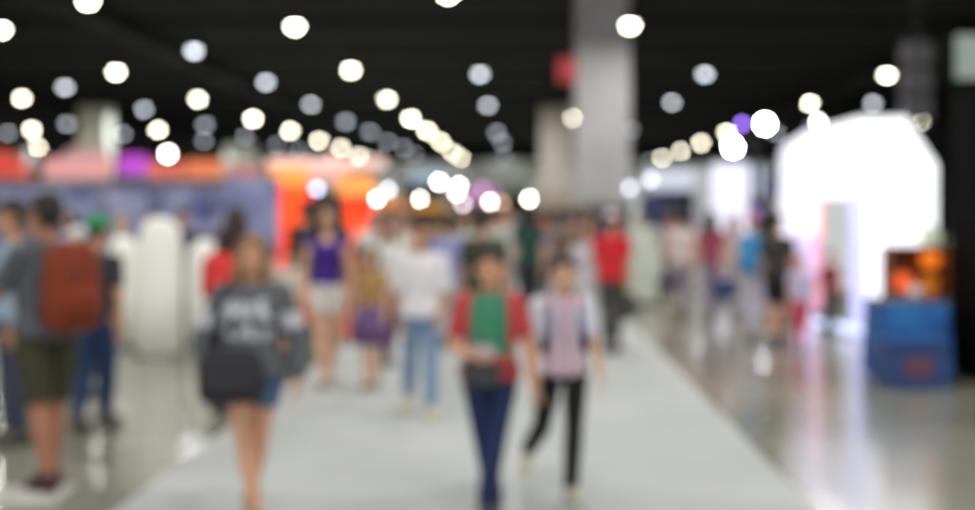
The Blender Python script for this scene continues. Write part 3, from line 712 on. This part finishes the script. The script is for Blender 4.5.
def backpack(label, B, loc, rz, c, parentname='backpack', w_=.30, h_=.44, dp=.18):
    """worn by a person: a thing of its own, placed in the wearer's frame"""
    t = thing(parentname, label, 'backpack', loc, rz)
    q, zh = B['q'], B['zh']; zc = zh+.30*q
    sack('bag_body', t, c, Vector((0,.125*q+dp/2+.02,zc)), (w_,dp,h_*1.0))
    sm = cloth_m(tuple(int(v*.7) for v in c), 'strap')
    for s in (-1,1):
        strap('strap', t, [Vector((s*.09*q,.14*q,zc+.17)), Vector((s*.10*q,.04*q,zh+.535*q)), Vector((s*.10*q,-.10*q,zh+.47*q)), Vector((s*.115*q,-.145*q,zh+.33*q)), Vector((s*.15*q,-.07*q,zh+.17*q)), Vector((s*.13*q,.13*q,zc-.16))], .014, sm)
    obj('zip_pull', bx(.06,.075,.125*q+dp+.03,.125*q+dp+.04,zc+.05,zc+.10), steel, t)
    return t
CP = carpet and .012
def at(px, d, z=None): 
    x = X(px,d); return (x, d, (.012 if -2.26 < x < 1.6 else 0.) if z is None else z)
R_ = math.radians
# ---- two boys in front
B = build_person(1.43, child=True, vox=.0078, nar=1.6, legs=((-3,6),(8,4)), arms=((6,16,74,42),(2,17,6,-8)), girth=1.0)
def boy_paint(b, c, n):
    q = 1.43/1.75
    if b != 'torso' and b != 'neck': return 1
    z = (c[2]-.515*1.43)/q
    if abs(c[0]) > .105*q+ .03*(z < .2): return 1
    if z < .17: return 1
    if .17 < z < .26 and n[1] < 0 and c[0] < .06: return 2 if c[0] < .03 else 0
    return 0
boyP = at(490, 7.25)
person('boy in green and red shirt with navy jeans walking toward us', boyP, R_(-4), B, 'warm', sleeve=.78, low=-.11, shirt_mats=[mottled('green_shirt', (34,122,94), (80,136,100), 9, .8), cloth_m((184,64,66)), cloth_m((190,180,178))],
       paint=boy_paint, pants=(24,38,78), shoes=(60,60,70), hair=(30,24,22), group='the two boys walking in front', loose=.02)
t = thing('waist_pouch', 'small dark grey pouch at the waist of the boy in green', 'pouch', boyP, R_(-4))
sack('pouch_body', t, (58,60,62), Vector((-.03,-.185,B['zh']+.04)), (.20,.09,.15), PI)
strap('belt', t, [Vector((.19*math.cos(a)*.82, .165*math.sin(a)*.95, B['zh']+.06)) for a in [2*PI*i/20 for i in range(21)]], .010, cloth_m((46,46,50),'strap'))
B = build_person(1.39, child=True, vox=.0078, nar=(-1.6,.6), legs=((-20,34),(7,2)), arms=((-4,8,2,6),(4,14,48,-2)), girth=.93)
boyS = at(563, 7.75)
person('boy in pink and white striped shirt and black trousers, mid-stride', boyS, R_(6), B, 'light', sleeve=.75, low=-.11, shirt_mats=[stripes('pink_stripes', (150,66,96), (232,226,236), 'X', 24, .5), cloth_m((216,214,226))],
       paint=lambda b, c, n: 0 if b in ('torso','neck') else 1, pants=(16,16,18), shoes=(196,192,170), hair=(30,24,22), group='the two boys walking in front', loose=.022)
backpack('blue backpack on the boy in the striped shirt', B, boyS, R_(6), (28,110,176), w_=.30, h_=.36)
# ---- woman with grey sweater
B = build_person(1.50, female=True, vox=.0078, legs=((9,3),(-11,12)), arms=((2,27,8,6),(0,25,6,2)), girth=.98, nar=1.9)
def sw_paint(b, c, n):
    if b.startswith('uarm') and n[1] < .2 and B['J']['shr'].z-.16 < c[2] < B['J']['shr'].z-.08: return 1
    if b != 'torso' or n[1] > -.1: return 0
    z = c[2]-B['zh']; x = c[0]
    if abs(x) < .10 and (.20 < z < .275 or .30 < z < .37) and ((x+.1)/.05) % 1 < .72+.2*math.sin(z*90+x*60): return 1
    return 0
wom = at(252, 7.1)
person('young woman in baggy grey sweatshirt with white print and denim shorts', wom, R_(3), B, 'warm', long_sleeve=True, low=-.11, shirt_mats=[cloth_m((92,94,98)), cloth_m((186,188,196))], paint=sw_paint,
       pants=(84,104,140), plen=.17, pants_kind='shorts', shoes=(150,120,96), hair=(146,108,76), hairstyle='long', loose=.032)
t = thing('shoulder_bag', 'large black shoulder bag held before the woman in grey', 'bag', wom, R_(3))
sack('bag_body', t, (44,42,46), Vector((-.07,-.235,B['zh']+.02)), (.34,.13,.27), PI)
strap('strap', t, [Vector((-.2,-.2,B['zh']+.10)), Vector((-.17,-.17,B['zh']+.3)), Vector((-.10,-.07,B['zh']+.50)), Vector((-.09,.08,B['zh']+.5)), Vector((-.16,.16,B['zh']+.25)), Vector((-.22,-.1,B['zh']+.08))], .012, cloth_m((40,38,40),'strap'))
# ---- man with the rust backpack
B = build_person(1.74, vox=.0085, nar=.2, legs=((5,3),(-6,6)), arms=((30,10,78,10),(34,12,84,14)), girth=1.1)
man = at(47, 8.1)
person('man in grey t-shirt and olive shorts seen from behind, turned aside', man, R_(-128), B, 'brown', sleeve=.8, low=-.11, shirt=(84,86,92), pants=(60,58,40), plen=.47, pants_kind='shorts', shoes=(66,30,36), hair=(34,26,24), loose=.022)
backpack('rust orange backpack on the man in grey', B, man, R_(-128), (128,50,24), w_=.34, h_=.52, dp=.22)
# ---- man in white shirt
B = build_person(1.58, vox=.010, nar=(-.6,-.2), legs=((-16,14),(12,4)), arms=((-4,6,6,6),(6,7,22,10)), girth=1.0)
person('man in loose white shirt and pale blue jeans walking toward us', at(421,10.9), R_(0), B, 'tan', sleeve=.95, low=-.11, shirt=(226,222,226), pants=(120,146,178), shoes=(214,206,176), hair=(66,48,40), loose=.022)
# ---- woman in purple
Bw = B = build_person(1.70, female=True, vox=.010, legs=((8,4),(-6,8)), arms=((-4,12,24,6),(0,14,10,4)), girth=1.0)
person('woman in violet sleeveless top and white shorts, long dark hair', at(327,12.8), R_(5), B, 'light', sleeve=.1, tank=True, low=-.04, shirt=(62,32,128), pants=(226,222,216), plen=.2, pants_kind='shorts', shoes=(190,170,150), hair=(40,28,26), hairstyle='long')
B = build_person(1.30, female=True, child=True, vox=.010, legs=((5,3),(-6,8)), arms=((0,12,10,4),(0,12,14,4)))
person('girl in mustard top and purple skirt beside the violet top woman', at(371,12.6), R_(-10), B, 'light', sleeve=.5, low=0, shirt=(170,130,84), pants=None, skirt=(.60,.33,.09,(104,74,122)), shoes=(170,140,120), hair=(96,70,56), hairstyle='bob')
# ---------------- crowd prototypes
PR = {}
def proto(name, **k):
    bk = k.pop('b'); bb = build_person(vox=.0125, **bk); PR[name] = (bb, k, None)
def recolour(root, cols):
    """copies share meshes; each material sits on the object"""
    for ch in root.children:
        kind = ch.name.split('.')[0]
        if kind in cols and cols[kind] is not None:
            for sl in ch.material_slots: sl.link = 'OBJECT'; sl.material = cols[kind]
made = {}
SPEC = {
 'man_walk': dict(b=dict(H=1.7, legs=((14,8),(-14,20)), arms=((-12,8,-2,3),(14,8,24,4)), girth=1.05), k=dict(low=-.11, sleeve=.75)),
 'man_stand': dict(b=dict(H=1.7, legs=((2,2),(-2,4)), arms=((4,8,60,20),(0,8,8,4)), girth=1.08), k=dict(low=-.11, long_sleeve=True)),
 'man_cap': dict(b=dict(H=1.7, legs=((8,4),(-10,14)), arms=((-4,9,10,4),(6,9,40,12)), girth=1.05), k=dict(low=-.11, sleeve=.75, hat=(230,230,230))),
 'man_shorts': dict(b=dict(H=1.7, legs=((8,4),(-8,12)), arms=((10,9,50,12),(0,9,10,4)), girth=1.08), k=dict(low=-.11, sleeve=.75, plen=.45, pants_kind='shorts')),
 'woman_trousers': dict(b=dict(H=1.62, female=True, legs=((10,5),(-10,14)), arms=((-8,8,4,3),(10,8,30,8))), k=dict(low=-.1, sleeve=.6, hairstyle='long')),
 'woman_skirt': dict(b=dict(H=1.62, female=True, legs=((4,3),(-4,6)), arms=((0,9,10,4),(6,9,60,16))), k=dict(low=-.02, sleeve=.5, hairstyle='bob', pants=None, skirt=(.60,.32,.08,(90,90,100)))),
 'woman_coat': dict(b=dict(H=1.62, female=True, legs=((4,3),(-4,6)), arms=((2,9,14,4),(2,9,14,4))), k=dict(low=-.05, long_sleeve=True, hat=(150,180,220), skirt=(.62,.22,.07,(230,230,224)))),
 'child_walk': dict(b=dict(H=1.15, child=True, legs=((8,4),(-8,12)), arms=((0,12,10,4),(6,12,30,6))), k=dict(low=-.1, sleeve=.7)),
}
def crowd(kind, px, d, H, rz, label, shirt, pants, hair, sk='light', hat=None, shoes=(70,66,66), group='visitors in the distant crowd'):
    loc = at(px,d); sp = SPEC[kind]
    if kind not in made:
        bb = build_person(vox=.0125, **sp['b']); kk = dict(sp['k'])
        made[kind] = (person(label, loc, R_(rz), bb, 'light', hair=(40,30,26), group=group, **kk), sp['b']['H'])
        t = made[kind][0]
    else: t = dup(made[kind][0], loc, R_(rz))
    t['label'] = label; t['group'] = group; t.scale = (H/made[kind][1],)*3
    pm = cloth_m(pants)
    recolour(t, dict(body=skin(sk), shirt=cloth_m(shirt), trousers=pm, shorts=pm, skirt=pm, hair=mat('hair_%d_%d_%d' % hair, hair, .6), cap=cloth_m(hat,'cap') if hat else None, shoe=mat('shoe_%d_%d_%d' % shoes, shoes, .6)))
    return t
BK = (34,28,26); BR = (92,66,50); DK = (54,42,36)
G1 = 'visitors near the left booths'; G2 = 'visitors near the glowing arch'
crowd('man_stand', 12,9.6,1.72,-60,'person in pale blue shirt cut by the frame edge behind the grey man',(150,170,190),(60,66,84),BK,'tan',group=G1)
crowd('man_cap', 98,10.3,1.60,160,'person in green cap and dark blue jeans behind the rust backpack',(56,52,60),(34,56,96),BK,'tan',hat=(44,150,84),group=G1)
crowd('man_cap', 80,12.2,1.50,-70,'person in white cap half hidden behind the rust backpack',(90,84,92),(70,70,80),BK,hat=(226,228,230),group=G1)
crowd('woman_coat', 120,18.6,1.58,100,'figure in white clothes nearest the rust backpack',(232,232,224),(228,228,220),(176,156,116),hat=(196,184,150),group=G1)
crowd('woman_coat', 199,19.4,1.50,10,'figure in white clothes and blue cap beyond the rounded white stands',(234,234,228),(230,230,224),BR,hat=(96,140,214),group=G1)
crowd('woman_trousers', 236,11.2,1.66,150,'dark haired woman in brown top hidden behind the grey sweatshirt woman',(74,50,46),(70,66,72),(52,36,32),'tan',group=G1)
backpack('small red backpack behind the shoulder of the grey sweatshirt woman', dict(q=.95, zh=.515*1.66), at(231,11.15), R_(165), (226,60,58), w_=.30, h_=.36, dp=.14)
crowd('woman_trousers', 264,15.5,1.34,20,'woman in pale beige top behind the grey sweatshirt woman',(204,184,172),(160,150,140),DK,group=G1)
crowd('child_walk', 290,15.0,1.22,-10,'child in cream shirt below the nearer orange pillar',(210,196,186),(150,140,130),BK,group=G1)
crowd('man_stand', 34,14,1.7,30,'man in slate shirt far behind the grey man',(96,96,116),(60,60,76),BK,'tan',group=G1)
crowd('woman_trousers', 70,18,1.66,-20,'woman in lavender top before the blue marbled wall',(150,146,176),(70,72,96),BK,group=G1)
crowd('man_walk', 306,18,1.80,170,'tall man in dark brown shirt inside the orange gate',(66,54,50),(80,70,66),BK,'tan',group=G1)
crowd('woman_trousers', 336,20,1.72,0,'woman in taupe top inside the orange gate',(120,104,92),(90,84,80),DK,'tan',group=G1)
crowd('woman_trousers', 388,14.4,1.58,10,'woman in white top between girl and white shirt man',(222,220,216),(110,84,92),BR)
crowd('child_walk', 357,17,1.22,170,'child in dull orange shirt before the second orange pillar',(176,116,86),(90,80,80),BK,'tan')
crowd('woman_skirt', 403,20,1.6,0,'woman in cream top and grey skirt behind the white shirt man',(208,200,190),(120,118,126),BR)
crowd('man_walk', 447,16.5,1.62,180,'man in periwinkle shirt behind the white shirt man',(146,150,200),(180,180,186),BK,'tan')
crowd('man_walk', 484,13.6,1.68,180,'man in dark olive jacket right behind the boy in green',(58,62,44),(92,92,84),(22,20,20),'tan')
crowd('woman_trousers', 466,21,1.62,0,'woman in pale grey top left of the olive jacket man',(188,190,186),(130,126,130),BK)
crowd('woman_trousers', 529,18.5,1.74,185,'slim person in dark teal top between the two boys',(34,72,66),(40,44,48),BK)
crowd('man_walk', 545,24,1.64,0,'man in mauve shirt behind the striped boy',(150,130,148),(90,88,92),BK,'tan')
crowd('man_stand', 508,22,1.68,0,'man in silver grey shirt between the heads of the boys',(190,194,192),(150,150,150),BR)
crowd('man_walk', 571,18,1.70,180,'man in brown jacket behind the head of the striped boy',(112,92,78),(96,94,92),DK,'tan')
crowd('woman_skirt', 587,16.5,1.5,0,'woman in pale lilac top beside the striped boy',(206,202,212),(196,196,200),BR)
red = crowd('man_cap', 612,15.8,1.64,160,'person in bright red shirt, white cap and dark trousers',(212,34,48),(66,66,64),BK,'tan',hat=(232,214,214))
t = thing('shoulder_bag', 'dark grey bag at the side of the person in red', 'bag', (X(628,15.8),15.8,.40))
sack('bag_body', t, (70,68,66), Vector((0,0,.16)), (.22,.16,.30)); strap('strap', t, [Vector((-.06,0,.28)), Vector((-.09,0,.62)), Vector((-.1,0,.8))], .012, cloth_m((50,50,50),'strap'))
crowd('woman_trousers', 592,26,1.64,0,'woman in navy top left of the person in red',(60,62,90),(80,80,96),BK)
crowd('man_walk', 640,27,1.66,0,'man in cream shirt behind the mint banner',(206,200,186),(160,150,130),BR)
crowd('man_walk', 682,21.5,1.68,170,'man in blush white shirt and lavender grey trousers, centre of the white booth',(216,200,200),(170,160,168),BK)
crowd('woman_trousers', 711,20.5,1.66,170,'woman in maroon top before the lit white wall',(150,66,88),(140,130,150),DK)
t = thing('hand_bag', 'navy hand bag beside the woman in maroon', 'bag', (X(726,20.45),20.45,.36)); sack('bag_body', t, (48,62,112), Vector((0,0,.15)), (.36,.16,.28)); strap('handle', t, [Vector((-.1,0,.26)), Vector((0,0,.42)), Vector((.1,0,.26))], .012, cloth_m((40,50,90),'strap'))
t = thing('hand_bag', 'dark navy bag beside the man in blush white', 'bag', (X(669,21.4),21.4,.46)); sack('bag_body', t, (50,52,84), Vector((0,0,.1)), (.4,.14,.2)); strap('handle', t, [Vector((-.1,0,.18)), Vector((0,0,.32)), Vector((.1,0,.18))], .012, cloth_m((40,44,70),'strap'))
crowd('woman_trousers', 733,22.5,1.6,0,'woman in dusty pink top behind the navy hand bag',(206,170,180),(196,190,204),BR,group=G2)
pk = crowd('man_cap', 752,17.6,1.62,178,'person in pinkish cap wearing a sky blue backpack',(200,196,190),(196,192,202),BR,hat=(214,130,136),group=G2)
bp = SPEC['man_cap']['b']
class _B: pass
backpack('sky blue backpack on the person in the pinkish cap', dict(q=1.62/1.75, zh=.515*1.62+.02), at(749,17.6), R_(178), (66,160,222), w_=.30, h_=.5, dp=.16)
crowd('man_shorts', 777,17.0,1.62,150,'man in black shirt and black shorts near the arch',(58,56,58),(22,20,24),DK,'tan',group=G2)
crowd('child_walk', 801,16.3,1.12,0,'child in lilac shirt and red shorts near the arch leg',(206,196,232),(210,60,90),(206,140,130),group=G2)
crowd('child_walk', 830,18.0,1.12,20,'child in dark clothes in the doorway of the arch',(120,34,44),(30,28,34),BK,group=G2)
crowd('woman_trousers', 787,19.8,1.62,-20,'woman in pale pink top behind the black shirt man',(224,170,180),(200,150,170),(206,150,140),group=G2)
# farther crowd, each its own colours
names = [('cream',(206,198,184)),('white',(224,224,220)),('grey',(140,140,142)),('navy',(50,56,84)),('black',(36,34,38)),('brown',(110,84,68)),('teal',(50,104,100)),('red',(180,60,60)),
         ('lilac',(160,150,186)),('olive',(98,98,70)),('pink',(208,160,168)),('sky blue',(140,170,204)),('tan',(176,150,122)),('rust',(160,92,60)),('green',(80,130,90))]
pn = [('grey',(110,110,114)),('black',(36,36,40)),('blue',(70,90,130)),('beige',(176,164,146)),('brown',(92,76,66))]
anch = [(385,'past the orange gate'),(440,'under the warm stand lights'),(490,'beyond the boy in green'),(545,'below the beige column'),(600,'by the tall grey column'),(650,'near the mint banner'),(700,'along the white booths'),(760,'beyond the dark post')]
used = set(); kk = ['man_walk','woman_trousers','man_stand','woman_skirt','man_shorts']
slots = [(px, d) for d in (25,29,33.5,39,45,53,62,72) for px in range(372 if d < 45 else 396, 700 if d < 50 else 640, 30 if d < 40 else 24)]
i = 0; placed = []
for px, d in slots:
    px += random.uniform(-9,9); dd = d+random.uniform(-1.3,1.3); x = X(px,dd)
    if any(math.hypot(x-a,dd-b) < .75 for a, b in placed): continue
    if dd > 44 and 560 < px: continue
    bad = any(x0_-.4 < x < x1_+.4 and y0_-.5 < dd < y1_+.5 for x0_, x1_, y0_, y1_ in BOOTHS)
    for o in COL.objects:
        if o.parent is None and o.name.split('.')[0] in ('booth_spotlight','pale_banner','navy_panel','reception_counter','dark_post') and math.hypot(x-o.location.x, dd-o.location.y) < 1.25: bad = True; break
    if bad or random.random() < .12: continue
    for tr in range(200):
        a, b = random.choice(names), random.choice(pn); kind = random.choice(kk)
        h = min(anch, key=lambda v: abs(v[0]-px))[1]; who = 'man' if kind.startswith('man') else 'woman'
        low_ = {'woman_skirt':'skirt','man_shorts':'shorts'}.get(kind,'trousers')
        if a[0] == b[0]: continue
        lab = 'distant %s in %s top and %s %s %s' % (who, a[0], b[0], low_, h)
        if lab not in used: break
    used.add(lab); placed.append((x,dd))
    crowd(kind, px, dd, random.uniform(1.5,1.78), random.choice((0,10,-12,170,190,180,90)), lab, a[1], b[1], random.choice((BK,DK,BR,BK)), random.choice(('light','tan','brown','warm')))
# people between left booths in the distance
for px, d, lab, c, p in ((20,22,'distant man in charcoal shirt before the blue wall near the frame edge',(60,60,70),(50,50,60)),(150,24,'distant woman in steel grey top before the blue wall',(120,124,150),(80,84,110)),
                         (232,21.3,'distant man in dark brown shirt at the end of the blue wall',(80,58,54),(60,54,60)),(183,19,'dark haired man in navy shirt between the white figures',(46,54,88),(60,64,90))):
    crowd('man_walk', px, d, 1.7, 20, lab, c, p, BK, 'tan', group=G1)
print('PEOPLE', len(placed))
